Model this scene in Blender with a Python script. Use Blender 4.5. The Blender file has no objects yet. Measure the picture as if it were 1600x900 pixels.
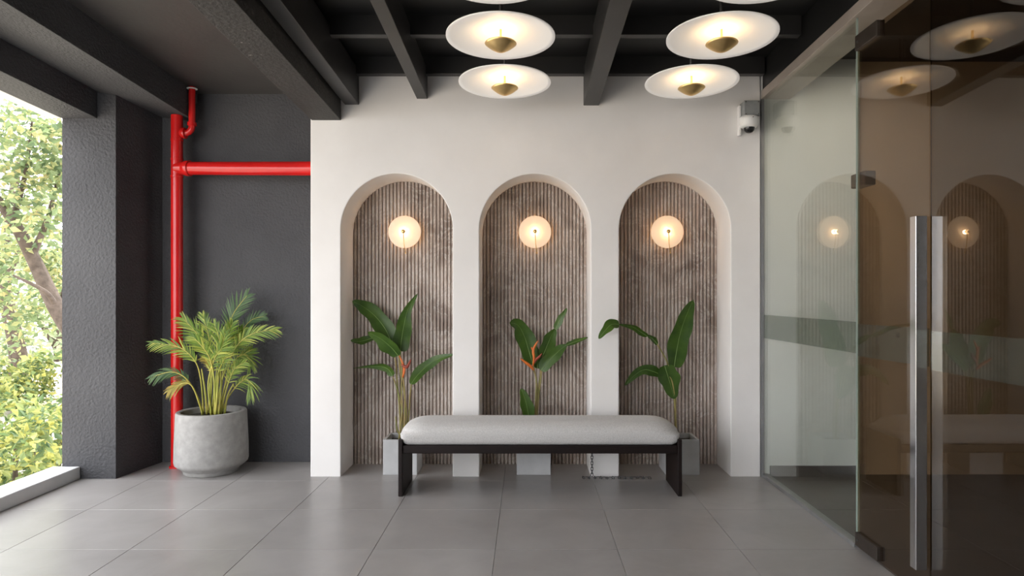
import bpy, bmesh, math, random
from mathutils import Vector, Matrix

random.seed(7)
SC = bpy.context.scene
COL = SC.collection
R = math.radians

# ------------------------------------------------------------------ camera
cam_d = bpy.data.cameras.new('camera')
cam = bpy.data.objects.new('camera', cam_d)
COL.objects.link(cam)
cam.location = (0, 0, 1.27)
cam.rotation_euler = (R(90), 0, 0)
cam_d.sensor_width = 36.0
cam_d.lens = 36.0 * 1050 / 1600
cam_d.shift_x = -24 / 1600
cam_d.shift_y = 5 / 1600
cam_d.clip_start = 0.05
SC.camera = cam

# ------------------------------------------------------------------ world, sun, exposure
w = bpy.data.worlds.new('world')
SC.world = w
w.use_nodes = True
bg = w.node_tree.nodes['Background']
bg.inputs[0].default_value = (0.950, 0.965, 1.0, 1)
bg.inputs[1].default_value = 5.3

sd = bpy.data.lights.new('sun', 'SUN')
sd.energy = 8.0
sd.angle = R(2)
sd.color = (1.0, 0.93, 0.8)
sun = bpy.data.objects.new('sun', sd)
COL.objects.link(sun)
sun.rotation_euler = Vector((0.10, -0.55, -0.85)).to_track_quat('-Z', 'Y').to_euler()

vs = SC.view_settings
SC.display_settings.display_device = 'sRGB'
vs.view_transform = 'Standard'
vs.look = 'None'
vs.gamma = 1.0
vs.exposure = 0.11
vs.use_curve_mapping = False
BULB_CEIL = 0.55
BULB_WALL = 0.7


# ------------------------------------------------------------------ helpers
def px(x, y, Y):
    """A point of the place at depth Y, read off the photograph."""
    return Vector(((x - 824) * Y / 1050, Y, 1.27 - (y - 455) * Y / 1050))


def lin(c):
    return tuple(((v / 255) / 12.92 if v / 255 <= 0.04045 else ((v / 255 + 0.055) / 1.055) ** 2.4) for v in c)


def link(name, me, mat, parent=None, smooth=False):
    o = bpy.data.objects.new(name, me)
    COL.objects.link(o)
    if mat:
        me.materials.append(mat)
    if parent:
        o.parent = parent
    if smooth:
        me.polygons.foreach_set('use_smooth', [True] * len(me.polygons))
    return o


def tag(o, label=None, cat=None, group=None, kind=None):
    if label: o['label'] = label
    if cat: o['category'] = cat
    if group: o['group'] = group
    if kind: o['kind'] = kind
    return o


def empty(name, loc, label, cat, group=None, kind=None):
    o = bpy.data.objects.new(name, None)
    COL.objects.link(o)
    o.location = loc
    o.empty_display_size = 0.1
    return tag(o, label, cat, group, kind)


class MB:
    """A bmesh being filled; build() links it as one mesh object."""
    def __init__(self):
        self.bm = bmesh.new()

    def box(self, x0, x1, y0, y1, z0, z1, bev=0.0, seg=2):
        bm = self.bm
        v = [bm.verts.new((x, y, z)) for z in (z0, z1) for y in (y0, y1) for x in (x0, x1)]
        fs = [bm.faces.new([v[i] for i in q]) for q in
              ((0, 2, 3, 1), (4, 5, 7, 6), (0, 1, 5, 4), (2, 6, 7, 3), (1, 3, 7, 5), (0, 4, 6, 2))]
        if bev:
            es = list({e for f in fs for e in f.edges})
            bmesh.ops.bevel(bm, geom=es, offset=bev, segments=seg, affect='EDGES', profile=0.5)
        return self

    def hexa(self, a, b, bev=0.0):
        """a, b: four corners each (quad at one end and at the other)."""
        bm = self.bm
        va = [bm.verts.new(p) for p in a]
        vb = [bm.verts.new(p) for p in b]
        fs = [bm.faces.new(va[::-1]), bm.faces.new(vb)]
        for i in range(4):
            j = (i + 1) % 4
            fs.append(bm.faces.new((va[i], va[j], vb[j], vb[i])))
        bmesh.ops.recalc_face_normals(bm, faces=fs)
        if bev:
            bmesh.ops.bevel(bm, geom=list({e for f in fs for e in f.edges}), offset=bev, segments=2, affect='EDGES', profile=0.5)
        return self

    def tube(self, pts, radii, n=12, caps=True):
        bm = self.bm
        pts = [Vector(p) for p in pts]
        if not hasattr(radii, '__len__'):
            radii = [radii] * len(pts)
        t0 = (pts[1] - pts[0]).normalized()
        up = Vector((0, 0, 1)) if abs(t0.z) < 0.9 else Vector((1, 0, 0))
        nrm = t0.cross(up).normalized()
        rings = []
        for i, p in enumerate(pts):
            t = (pts[min(i + 1, len(pts) - 1)] - pts[max(i - 1, 0)]).normalized()
            nrm = (nrm - t * nrm.dot(t)).normalized()
            bi = t.cross(nrm)
            rings.append([bm.verts.new(p + (nrm * math.cos(2 * math.pi * k / n) + bi * math.sin(2 * math.pi * k / n)) * radii[i]) for k in range(n)])
        for a, b in zip(rings, rings[1:]):
            for k in range(n):
                bm.faces.new((a[k], a[(k + 1) % n], b[(k + 1) % n], b[k]))
        if caps:
            bm.faces.new(rings[0][::-1])
            bm.faces.new(rings[-1])
        return self

    def lathe(self, prof, n=32, c=(0, 0, 0), axis='Z'):
        """prof: (radius, height) pairs."""
        bm = self.bm
        c = Vector(c)
        def P(r, h, k):
            a = 2 * math.pi * k / n
            if axis == 'Z':
                return c + Vector((r * math.cos(a), r * math.sin(a), h))
            return c + Vector((r * math.cos(a), -h, r * math.sin(a)))   # axis towards -Y
        rings = []
        for r, h in prof:
            rings.append([bm.verts.new(P(0, h, 0))] if r < 1e-6 else [bm.verts.new(P(r, h, k)) for k in range(n)])
        for a, b in zip(rings, rings[1:]):
            for k in range(n):
                k2 = (k + 1) % n
                if len(a) == 1 and len(b) == 1:
                    continue
                if len(a) == 1:
                    bm.faces.new((a[0], b[k2], b[k]))
                elif len(b) == 1:
                    bm.faces.new((a[k], a[k2], b[0]))
                else:
                    bm.faces.new((a[k], a[k2], b[k2], b[k]))
        return self

    def build(self, name, mat, parent=None, smooth=False, fix=True):
        if fix:
            bmesh.ops.recalc_face_normals(self.bm, faces=self.bm.faces)
        me = bpy.data.meshes.new(name)
        self.bm.to_mesh(me)
        self.bm.free()
        return link(name, me, mat, parent, smooth)


def auto_smooth(o, ang=40):
    me = o.data
    me.polygons.foreach_set('use_smooth', [True] * len(me.polygons))
    try:
        me.set_sharp_from_angle(angle=R(ang))
    except Exception:
        pass
    return o


def copy_tree(o, parent=None):
    c = o.copy()
    COL.objects.link(c)
    c.parent = parent
    for ch in list(o.children):
        copy_tree(ch, c)
    return c


def catmull(P, n):
    P = [Vector(p) for p in P]
    out = []
    for i in range(len(P) - 1):
        p0, p1, p2, p3 = P[max(i - 1, 0)], P[i], P[i + 1], P[min(i + 2, len(P) - 1)]
        for k in range(n):
            t = k / n
            out.append(0.5 * ((2 * p1) + (p2 - p0) * t + (2 * p0 - 5 * p1 + 4 * p2 - p3) * t * t + (3 * p1 - p0 - 3 * p2 + p3) * t ** 3))
    out.append(P[-1])
    return out


# ------------------------------------------------------------------ materials
class Mat:
    def __init__(self, name):
        self.m = bpy.data.materials.new(name)
        self.m.use_nodes = True
        self.nt = self.m.node_tree
        self.b = self.nt.nodes['Principled BSDF']
        self.out = self.nt.nodes['Material Output']

    def n(self, t, **k):
        nd = self.nt.nodes.new(t)
        for a, v in k.items():
            setattr(nd, a, v)
        return nd

    def l(self, a, b):
        self.nt.links.new(a, b)

    def coord(self, scale=(1, 1, 1), obj=True):
        tc = self.n('ShaderNodeTexCoord')
        mp = self.n('ShaderNodeMapping')
        mp.inputs['Scale'].default_value = scale
        self.l(tc.outputs['Object' if obj else 'Generated'], mp.inputs[0])
        return mp.outputs[0]

    def noise(self, co, scale, detail=4, rough=0.55, dist=0.0):
        nz = self.n('ShaderNodeTexNoise')
        nz.inputs['Scale'].default_value = scale
        nz.inputs['Detail'].default_value = detail
        nz.inputs['Roughness'].default_value = rough
        nz.inputs['Distortion'].default_value = dist
        if co: self.l(co, nz.inputs[0])
        return nz.outputs[0]

    def ramp(self, fac, stops):
        r = self.n('ShaderNodeValToRGB')
        el = r.color_ramp.elements
        while len(el) < len(stops):
            el.new(0.5)
        for e, (p, c) in zip(el, stops):
            e.position = p
            e.color = (*c, 1)
        self.l(fac, r.inputs[0])
        return r.outputs[0]

    def bump(self, h, strength=0.3, dist=0.01):
        b = self.n('ShaderNodeBump')
        b.inputs['Strength'].default_value = strength
        b.inputs['Distance'].default_value = dist
        self.l(h, b.inputs['Height'])
        self.l(b.outputs[0], self.b.inputs['Normal'])

    def set(self, **k):
        for a, v in k.items():
            self.b.inputs[a.replace('_', ' ')].default_value = v
        return self


def m_noise(name, c0, c1, scale=4, rough=0.6, bump=0.0, bscale=60, metal=0.0, spec=0.5, detail=5, bdist=0.004, sc=(1, 1, 1)):
    M = Mat(name)
    co = M.coord(sc)
    f = M.noise(co, scale, detail)
    M.l(M.ramp(f, [(0.32, c0), (0.68, c1)]), M.b.inputs['Base Color'])
    M.set(Roughness=rough, Metallic=metal)
    M.b.inputs['Specular IOR Level'].default_value = spec
    if bump:
        M.bump(M.noise(co, bscale, 3), bump, bdist)
    return M.m


def v3(x):
    return (x, x, x)


plaster = m_noise('white plaster', (0.755, 0.73, 0.705), (0.815, 0.792, 0.77), 2.2, 0.75, 0.12, 25)
stucco = m_noise('charcoal stucco', (0.056, 0.056, 0.060), (0.074, 0.074, 0.078), 1.6, 0.66, 0.9, 55, bdist=0.010, spec=0.22)
def m_scuffed(name, c0, c1):
    M = Mat(name)
    co = M.coord()
    base = M.ramp(M.noise(co, 1.6, 5), [(0.32, c0), (0.68, c1)])
    fl = M.ramp(M.noise(co, 26, 4, 0.7), [(0.66, v3(0)), (0.70, v3(1))])
    pt = M.ramp(M.noise(co, 1.9, 3), [(0.56, v3(0)), (0.64, v3(1))])
    mu = M.n('ShaderNodeMath', operation='MULTIPLY')
    M.l(fl, mu.inputs[0]); M.l(pt, mu.inputs[1])
    mx = M.n('ShaderNodeMix', data_type='RGBA')
    mx.inputs[7].default_value = (0.42, 0.40, 0.37, 1)
    M.l(mu.outputs[0], mx.inputs[0]); M.l(base, mx.inputs[6]); M.l(mx.outputs[2], M.b.inputs['Base Color'])
    M.set(Roughness=0.66)
    M.b.inputs['Specular IOR Level'].default_value = 0.22
    M.bump(M.noise(co, 42, 3), 0.8, 0.009)
    return M.m


scuffed = m_scuffed('scuffed charcoal stucco', (0.048, 0.046, 0.045), (0.064, 0.061, 0.059))
dark_paint = m_noise('dark ceiling paint', (0.050, 0.047, 0.045), (0.068, 0.064, 0.061), 2, 0.5, 0.3, 30)
steel_black = m_noise('black painted steel', (0.026, 0.025, 0.0245), (0.036, 0.0345, 0.0335), 3, 0.42)
roof_black = m_noise('black roof sheet', (0.009, 0.009, 0.009), (0.015, 0.015, 0.015), 2, 0.45)
red_paint = m_noise('red pipe enamel', (0.52, 0.010, 0.010), (0.60, 0.014, 0.013), 5, 0.20)
concrete = m_noise('pot concrete', (0.27, 0.262, 0.25), (0.345, 0.335, 0.32), 22, 0.78, 0.3, 60)
concrete_pale = m_noise('planter concrete', (0.40, 0.40, 0.40), (0.50, 0.50, 0.50), 6, 0.7, 0.2, 60)
soil = m_noise('potting soil', (0.018, 0.014, 0.011), (0.05, 0.04, 0.03), 40, 0.95, 0.8, 80, bdist=0.02)
brass = m_noise('brushed brass', (0.80, 0.56, 0.24), (0.88, 0.64, 0.30), 20, 0.36, metal=1.0)
steel = m_noise('brushed stainless steel', (0.74, 0.74, 0.74), (0.82, 0.82, 0.82), 8, 0.16, metal=1.0, sc=(40, 40, 1))
bronze = m_noise('dark bronze', (0.045, 0.035, 0.028), (0.07, 0.055, 0.045), 15, 0.4, metal=0.6)
chrome = m_noise('zinc chain', (0.10, 0.10, 0.10), (0.16, 0.16, 0.16), 30, 0.4, metal=0.8)
dark_wood = Mat('dark stained wood')
co = dark_wood.coord((3, 3, 30))
dark_wood.l(dark_wood.ramp(dark_wood.noise(co, 3, 6, 0.6, 0.6), [(0.3, (0.005, 0.003, 0.0025)), (0.7, (0.012, 0.006, 0.005))]), dark_wood.b.inputs['Base Color'])
dark_wood.set(Roughness=0.5)
dark_wood.b.inputs['Specular IOR Level'].default_value = 0.22
dark_wood = dark_wood.m
zinc_box = m_noise('grey galvanised box', (0.25, 0.26, 0.26), (0.34, 0.35, 0.35), 20, 0.5, metal=0.3)
white_plastic = m_noise('white plastic', (0.72, 0.71, 0.69), (0.76, 0.75, 0.73), 5, 0.35)
black_gloss = m_noise('black dome glass', (0.006, 0.006, 0.006), (0.01, 0.01, 0.01), 5, 0.05)
header_mat = m_noise('satin header steel', (0.40, 0.345, 0.30), (0.48, 0.42, 0.37), 5, 0.42, metal=0.3)
sill_mat = m_noise('grey stone sill', (0.56, 0.565, 0.57), (0.64, 0.645, 0.65), 6, 0.5)
white_trim = m_noise('white fascia', (0.7, 0.7, 0.7), (0.76, 0.76, 0.76), 3, 0.6)
inner_wall = m_noise('interior wall paint', (0.78, 0.77, 0.74), (0.83, 0.82, 0.79), 2, 0.7)
inner_dark = m_noise('interior brown', (0.035, 0.026, 0.020), (0.05, 0.038, 0.03), 2, 0.6)
skirt_mat = m_noise('dark skirting', (0.05, 0.04, 0.034), (0.065, 0.052, 0.045), 5, 0.5)
track_mat = m_noise('aluminium track', (0.35, 0.35, 0.35), (0.42, 0.42, 0.42), 8, 0.4, metal=0.8)

# floor tile
M = Mat('grey porcelain tile')
co = M.coord()
oi = M.n('ShaderNodeObjectInfo')
add = M.n('ShaderNodeVectorMath', operation='ADD')
M.l(co, add.inputs[0]); M.l(oi.outputs['Location'], add.inputs[1])
f = M.noise(add.outputs[0], 3.2, 7, 0.62, 0.5)
base = M.ramp(f, [(0.25, (0.272, 0.256, 0.247)), (0.75, (0.350, 0.334, 0.324))])
hs = M.n('ShaderNodeHueSaturation')
mr = M.n('ShaderNodeMapRange')
mr.inputs[3].default_value = 0.95; mr.inputs[4].default_value = 1.05
M.l(oi.outputs['Random'], mr.inputs[0]); M.l(mr.outputs[0], hs.inputs['Value']); M.l(base, hs.inputs['Color'])
M.l(hs.outputs[0], M.b.inputs['Base Color'])
M.set(Roughness=0.30)
M.b.inputs['Specular IOR Level'].default_value = 0.5
M.bump(M.noise(add.outputs[0], 30, 4), 0.06, 0.003)
tile_mat = M.m
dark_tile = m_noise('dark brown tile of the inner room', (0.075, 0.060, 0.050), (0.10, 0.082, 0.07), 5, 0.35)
brown_wall = m_noise('brown interior wall', (0.46, 0.36, 0.27), (0.52, 0.41, 0.31), 2, 0.6)
grout = m_noise('grout', (0.32, 0.31, 0.30), (0.38, 0.37, 0.36), 20, 0.9)

# fluted marble
M = Mat('fluted brown marble')
co = M.coord((1, 1, 0.8))
f1 = M.noise(co, 2.6, 8, 0.62, 1.2)
c1 = M.ramp(f1, [(0.28, (0.21, 0.158, 0.130)), (0.5, (0.41, 0.335, 0.288)), (0.75, (0.60, 0.52, 0.465))])
mg = M.noise(co, 5.0, 6, 0.6, 1.8)
ab = M.n('ShaderNodeMath', operation='SUBTRACT'); ab.inputs[1].default_value = 0.5
ab2 = M.n('ShaderNodeMath', operation='ABSOLUTE')
M.l(mg, ab.inputs[0]); M.l(ab.outputs[0], ab2.inputs[0])
vein = M.ramp(ab2.outputs[0], [(0.0, v3(0.65)), (0.035, v3(0.0))])
mx = M.n('ShaderNodeMix', data_type='RGBA')
mx.inputs[7].default_value = (0.62, 0.57, 0.53, 1)
M.l(vein, mx.inputs[0]); M.l(c1, mx.inputs[6])
M.l(mx.outputs[2], M.b.inputs['Base Color'])
M.set(Roughness=0.45)
marble = M.m

# bench fabric
M = Mat('grey woven fabric')
co = M.coord()
f = M.noise(co, 160, 3, 0.7)
M.l(M.ramp(f, [(0.3, (0.42, 0.405, 0.39)), (0.7, (0.60, 0.585, 0.57))]), M.b.inputs['Base Color'])
M.set(Roughness=0.95)
M.b.inputs['Sheen Weight'].default_value = 0.2
M.bump(M.noise(co, 260, 2), 0.35, 0.003)
fabric = M.m


def m_leaf(name, stops, rough=0.4, trans=0.35, island=True):
    M = Mat(name)
    if island:
        g = M.n('ShaderNodeNewGeometry')
        fac = g.outputs['Random Per Island']
    else:
        fac = M.noise(M.coord(), 9, 4)
    c = M.ramp(fac, stops)
    M.l(c, M.b.inputs['Base Color'])
    M.set(Roughness=rough)
    tr = M.n('ShaderNodeBsdfTranslucent')
    M.l(c, tr.inputs[0])
    mix = M.n('ShaderNodeMixShader')
    mix.inputs[0].default_value = trans
    M.l(M.b.outputs[0], mix.inputs[1]); M.l(tr.outputs[0], mix.inputs[2])
    M.l(mix.outputs[0], M.out.inputs[0])
    return M.m


heli_leaf = m_leaf('heliconia leaf', [(0.3, (0.030, 0.078, 0.009)), (0.7, (0.066, 0.135, 0.013))], 0.42, 0.22, False)
heli_rib = m_noise('pale leaf rib', (0.16, 0.27, 0.07), (0.22, 0.34, 0.10), 10, 0.5)
heli_stem = m_noise('heliconia stem', (0.19, 0.22, 0.05), (0.36, 0.25, 0.10), 9, 0.5)
bract = m_noise('orange bract', (0.55, 0.10, 0.015), (0.75, 0.20, 0.03), 12, 0.45)
bract_red = m_noise('dark red bract', (0.20, 0.030, 0.015), (0.32, 0.05, 0.02), 12, 0.5)
palm_leaf = m_leaf('palm leaflet', [(0.0, (0.09, 0.18, 0.02)), (0.5, (0.25, 0.36, 0.05)), (1.0, (0.48, 0.50, 0.09))], 0.45, 0.35)
palm_leaf_dark = m_leaf('dark palm leaflet', [(0.0, (0.05, 0.12, 0.04)), (1.0, (0.13, 0.22, 0.08))], 0.45, 0.35)
palm_leaf_yellow = m_leaf('yellowing palm leaflet', [(0.0, (0.30, 0.28, 0.06)), (1.0, (0.55, 0.40, 0.08))], 0.5, 0.35)
palm_stem = m_noise('palm stem', (0.33, 0.36, 0.06), (0.55, 0.46, 0.10), 8, 0.5)
tree_leaf = m_leaf('tree leaf', [(0.0, (0.10, 0.15, 0.07)), (0.5, (0.21, 0.27, 0.12)), (0.85, (0.34, 0.35, 0.15)), (1.0, (0.52, 0.44, 0.20))], 0.5, 0.5)
tree_leaf2 = m_leaf('pale tree leaf', [(0.0, (0.17, 0.22, 0.13)), (0.6, (0.28, 0.33, 0.19)), (1.0, (0.40, 0.41, 0.25))], 0.5, 0.5)
shrub_leaf = m_leaf('shrub leaf', [(0.0, (0.08, 0.14, 0.06)), (0.5, (0.24, 0.30, 0.11)), (1.0, (0.50, 0.47, 0.13))], 0.5, 0.45)
bark = m_noise('bark', (0.06, 0.043, 0.032), (0.12, 0.09, 0.07), 12, 0.9, 0.6, 30, bdist=0.02)
ground_mat = m_noise('pale dry ground', (0.40, 0.36, 0.30), (0.60, 0.55, 0.48), 3, 0.95, 0.4, 20)


def m_glass(name, tint, frost=0.0):
    M = Mat(name)
    nt = M.nt
    nt.nodes.remove(M.b)
    g = M.n('ShaderNodeNewGeometry')
    dot = M.n('ShaderNodeVectorMath', operation='DOT_PRODUCT')
    M.l(g.outputs['Incoming'], dot.inputs[0]); M.l(g.outputs['Normal'], dot.inputs[1])
    ab = M.n('ShaderNodeMath', operation='ABSOLUTE'); M.l(dot.outputs['Value'], ab.inputs[0])
    om = M.n('ShaderNodeMath', operation='SUBTRACT'); om.inputs[0].default_value = 1; M.l(ab.outputs[0], om.inputs[1])
    pw = M.n('ShaderNodeMath', operation='POWER'); pw.inputs[1].default_value = 5; M.l(om.outputs[0], pw.inputs[0])
    ma = M.n('ShaderNodeMath', operation='MULTIPLY_ADD'); ma.inputs[1].default_value = 0.955; ma.inputs[2].default_value = 0.062
    M.l(pw.outputs[0], ma.inputs[0])
    tr = M.n('ShaderNodeBsdfTransparent'); tr.inputs[0].default_value = (*tint, 1)
    gl = M.n('ShaderNodeBsdfGlossy'); gl.inputs['Roughness'].default_value = 0.0
    gl.inputs[0].default_value = (1, 1, 1, 1)
    mix = M.n('ShaderNodeMixShader')
    M.l(ma.outputs[0], mix.inputs[0]); M.l(tr.outputs[0], mix.inputs[1]); M.l(gl.outputs[0], mix.inputs[2])
    last = mix.outputs[0]
    if frost:
        df = M.n('ShaderNodeBsdfDiffuse'); df.inputs[0].default_value = (0.095, 0.106, 0.090, 1)
        mx2 = M.n('ShaderNodeMixShader'); mx2.inputs[0].default_value = frost
        M.l(last, mx2.inputs[1]); M.l(df.outputs[0], mx2.inputs[2])
        last = mx2.outputs[0]
    M.l(last, M.out.inputs[0])
    return M.m


glass_clear = m_glass('clear greenish glass', (0.95, 0.97, 0.95))
glass_brown = m_glass('bronze tinted glass', (0.78, 0.70, 0.60))
glass_dark = m_glass('darker bronze tinted glass', (0.60, 0.54, 0.47))
glass_frost = m_glass('frosted film', (0.92, 0.95, 0.92), 0.24)
glass_frost_dim = m_glass('thin frosted film on the tinted doors', (0.92, 0.94, 0.92), 0.13)
glass_edge = m_noise('green glass edge', (0.30, 0.36, 0.32), (0.36, 0.43, 0.38), 5, 0.25)


def m_opal(name, col, trans, emit=(1, 1, 1), power=0.0):
    M = Mat(name)
    nt = M.nt
    M.b.inputs['Base Color'].default_value = (*col, 1)
    M.set(Roughness=0.45)
    M.b.inputs['Emission Color'].default_value = (*emit, 1)
    M.b.inputs['Emission Strength'].default_value = power
    tr = M.n('ShaderNodeBsdfTranslucent'); tr.inputs[0].default_value = (*col, 1)
    mix = M.n('ShaderNodeMixShader'); mix.inputs[0].default_value = trans
    M.l(M.b.outputs[0], mix.inputs[1]); M.l(tr.outputs[0], mix.inputs[2])
    M.l(mix.outputs[0], M.out.inputs[0])
    return M.m


shade_white = m_opal('white lamp shade with added glow', (0.88, 0.875, 0.865), 0.10, (1.0, 0.93, 0.86), 0.16)  # even glow added to the material, standing in for daylight on the shade
opal = m_opal('opal glass disc', (0.90, 0.86, 0.80), 0.4, (1.0, 0.62, 0.32), 0.42)
M = Mat('warm led')
M.b.inputs['Base Color'].default_value = (1, 0.9, 0.75, 1)
M.b.inputs['Emission Color'].default_value = (1.0, 0.72, 0.40, 1)
M.b.inputs['Emission Strength'].default_value = 12
led = M.m

# ------------------------------------------------------------------ setting: floor
SLOPE = 0.057                       # the porch ceiling rises towards the street
YW = 4.606                          # face of the white wall
YD = 5.0                            # face of the charcoal wall


def rise(y):
    return SLOPE * (YW - y)


floor = MB().box(-3.22, 4.6, -2.6, 5.2, -0.14, -0.008).build('floor', grout)
tag(floor, 'grey porcelain tile floor of the porch and the room behind the glass', 'floor', kind='structure')
bm = MB()
bm.box(-0.2991, 0.2991, -0.2991, 0.2991, -0.010, 0.0)
top = [e for e in bm.bm.edges if all(v.co.z > -0.001 for v in e.verts)]
bmesh.ops.bevel(bm.bm, geom=top, offset=0.0010, segments=1, affect='EDGES')
tile0 = bm.build('tile', tile_mat, floor)
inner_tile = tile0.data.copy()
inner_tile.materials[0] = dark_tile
first = True
for i in range(-5, 8):
    for j in range(-7, 2):
        cx, cy = -0.157 + 0.6 * i + 0.3, 4.505 + 0.6 * j - 0.3 + 0.6
        if cx < -3.1 + 0.0 or cx > 4.4 or cy > 5.15:
            continue
        t = tile0 if first else tile0.copy()
        if not first:
            COL.objects.link(t)
        first = False
        t.parent = floor
        t.location = (cx, cy, 0)
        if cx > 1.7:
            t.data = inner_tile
# narrow cut tiles along the sill
for j in range(-7, 2):
    cy = 4.505 + 0.6 * j + 0.3
    if cy > 5.15: continue
    t = tile0.copy(); COL.objects.link(t); t.parent = floor
    t.location = (-3.095, cy, 0); t.scale = (0.11, 1, 1)

# ------------------------------------------------------------------ setting: white wall with three niches
NICHE = [(-0.896, 0.384), (0.0525, 0.382), (1.011, 0.383)]
SPRING = 1.693
out = [(-1.487, 0.0)]
for c, r in NICHE:
    out.append((c - r, 0.0))
    for k in range(0, 41):
        a = math.pi - math.pi * k / 40
        out.append((c + r * math.cos(a), SPRING + r * math.sin(a)))
    out.append((c + r, 0.0))
out += [(1.597, 0.0), (1.597, 2.745), (-1.487, 2.745)]
bm = bmesh.new()
va = [bm.verts.new((x, YW, z)) for x, z in out]
vb = [bm.verts.new((x, 4.985, z)) for x, z in out]
bm.faces.new(va); bm.faces.new(vb[::-1])
sides = []
for i in range(len(out)):
    j = (i + 1) % len(out)
    sides.append(bm.faces.new((va[j], va[i], vb[i], vb[j])))
bmesh.ops.recalc_face_normals(bm, faces=bm.faces)
fe = [e for e in bm.edges if all(abs(v.co.y - YW) < 1e-6 for v in e.verts) and not all(v.co.z > 2.7 for v in e.verts) and not all(v.co.z < 0.001 for v in e.verts)]
bmesh.ops.bevel(bm, geom=fe, offset=0.006, segments=2, affect='EDGES', profile=0.5)
bmesh.ops.triangulate(bm, faces=[f for f in bm.faces if len(f.verts) > 4])
me = bpy.data.meshes.new('wall_back')
bm.to_mesh(me); bm.free()
wall_back = link('wall_back', me, plaster)
auto_smooth(wall_back, 12)
tag(wall_back, 'white plastered wall with three tall arched niches', 'wall', kind='structure')

PITCH = 0.0262
for c, r in NICHE:
    b = MB(); bm = b.bm
    prof = []
    n = int(0.80 / PITCH)
    x0 = c - r - 0.0
    x1 = c + r
    n = int((x1 - x0) / PITCH)
    p = (x1 - x0) / n
    for k in range(n):
        x = x0 + k * p
        prof += [(x + p * 0.04, 4.954), (x + p * 0.22, 4.954), (x + p * 0.26, 4.940), (x + p * 0.36, 4.936),
                 (x + p * 0.86, 4.936), (x + p * 0.97, 4.940)]
    lo = [bm.verts.new((x, y, 0.0)) for x, y in prof]
    hi = [bm.verts.new((x, y, SPRING + r + 0.0)) for x, y in prof]
    for k in range(len(prof) - 1):
        bm.faces.new((lo[k], lo[k + 1], hi[k + 1], hi[k]))
    o = b.build('fluted_panel', marble, wall_back, fix=False)
    tag(o, label='brown veined marble panel with vertical flutes', kind='stuff')

# the charcoal rear wall (its left part shows beside the white wall)
tag(MB().box(-3.25, -1.485, YD, 5.2, 0, 3.1).build('wall_left', stucco), 'charcoal textured stucco wall behind the potted palm', 'wall', kind='structure')
tag(MB().box(-1.485, 4.6, 4.986, 5.2, 0, 3.1).build('wall_rear', inner_dark), 'dark masonry behind the arched niches', 'wall', kind='structure')

# column by the window opening
a = [(-3.15, 4.55), (-2.787, 4.55), (-2.715, YD - 0.001), (-3.15, YD - 0.001)]
b = MB(); b.hexa([(x, y, 0) for x, y in a], [(x, y, 2.66) for x, y in a])
tag(b.build('column', stucco), 'square charcoal stucco column beside the open window', 'column', kind='structure')

# sill
b = MB(); b.box(-3.21, -3.025, -2.5, 4.549, 0.0, 0.085, 0.006)
tag(b.build('window_sill', sill_mat), 'low grey stone sill along the open side of the porch', 'sill', kind='structure')


# ------------------------------------------------------------------ setting: ceiling and beams
def beam(name, x0, x1, zb, h, y1, mat, label, cat='beam', y0=-2.0, bev=0.003, zl=None):
    """a beam that follows the ceiling's fall; zb: height of its underside at depth y1"""
    zl = zb if zl is None else zl
    e = SLOPE * (y1 - y0)
    A = [(x0, y1, zl), (x1, y1, zb), (x1, y1, zb + h), (x0, y1, zb + h)]
    B = [(x0, y0, zl + e), (x1, y0, zb + e), (x1, y0, zb + h + e), (x0, y0, zb + h + e)]
    o = MB().hexa(A, B, bev).build(name, mat)
    return tag(o, label, cat, kind='structure')


beam('concrete_beam', -3.15, -2.912, 2.440, 0.30, 4.548, stucco, 'outermost charcoal beam over the window opening')
beam('concrete_beam', -2.905, -2.452, 2.522, 0.24, YD - 0.002, stucco, 'wide charcoal beam above the red riser pipe', zl=2.590)
beam('concrete_beam', -1.478, -1.277, 2.441, 0.36, YW - 0.001, scuffed, 'scuffed charcoal beam meeting the left end of the white wall')
beam('steel_beam', -1.250, -1.154, 2.547, 0.24, YW - 0.001, steel_black, 'black steel beam next to the scuffed charcoal beam')
beam('steel_beam', -0.757, -0.684, 2.587, 0.20, YW - 0.001, steel_black, 'slim black steel beam above the first arched niche')
beam('steel_beam', 0.384, 0.489, 2.542, 0.24, YW - 0.001, steel_black, 'black steel beam between the two rows of disc lamps')

# slab over the left bay, dark sheet over the rest
beam('ceiling', -2.46, -1.45, 2.737, 0.12, YD, dark_paint, 'dark painted ceiling slab left of the white wall', 'ceiling', bev=0)
beam('ceiling_slab', -3.2, -2.44, 2.76, 0.12, YD, dark_paint, 'dark ceiling slab over the window side', 'ceiling', bev=0)
beam('ceiling_sheet', -1.50, 1.85, 2.822, 0.10, 5.0, roof_black, 'black sheet ceiling above the cross beams', 'ceiling', bev=0)
k = 0
for y0, lab in ((4.524, 'black cross beam against the top of the white wall'), (3.925, 'black cross beam nearer the lamps'),
                (3.325, 'black cross beam above the nearest lamps')):
    z = 2.733 + SLOPE * (4.55 - y0)
    b = MB().box(-1.28, 1.60, y0, y0 + 0.058, z, z + 0.13, 0.002)
    o = b.build('cross_beam', steel_black)
    tag(o, lab, 'beam', kind='structure')
# fascia outside the window head
b = MB(); b.hexa([(-3.24, 4.548, 2.4405), (-3.152, 4.548, 2.4405), (-3.152, 4.548, 2.72), (-3.24, 4.548, 2.72)],
                 [(-3.24, -2.0, 2.8138), (-3.152, -2.0, 2.8138), (-3.152, -2.0, 3.1), (-3.24, -2.0, 3.1)])
tag(b.build('trim_1', white_trim), 'white fascia strip along the outer edge of the roof', 'trim', kind='structure')


# ------------------------------------------------------------------ setting: glass front on the right
def gx(y):
    return 1.62 + 0.010 * (YW - y)


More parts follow.
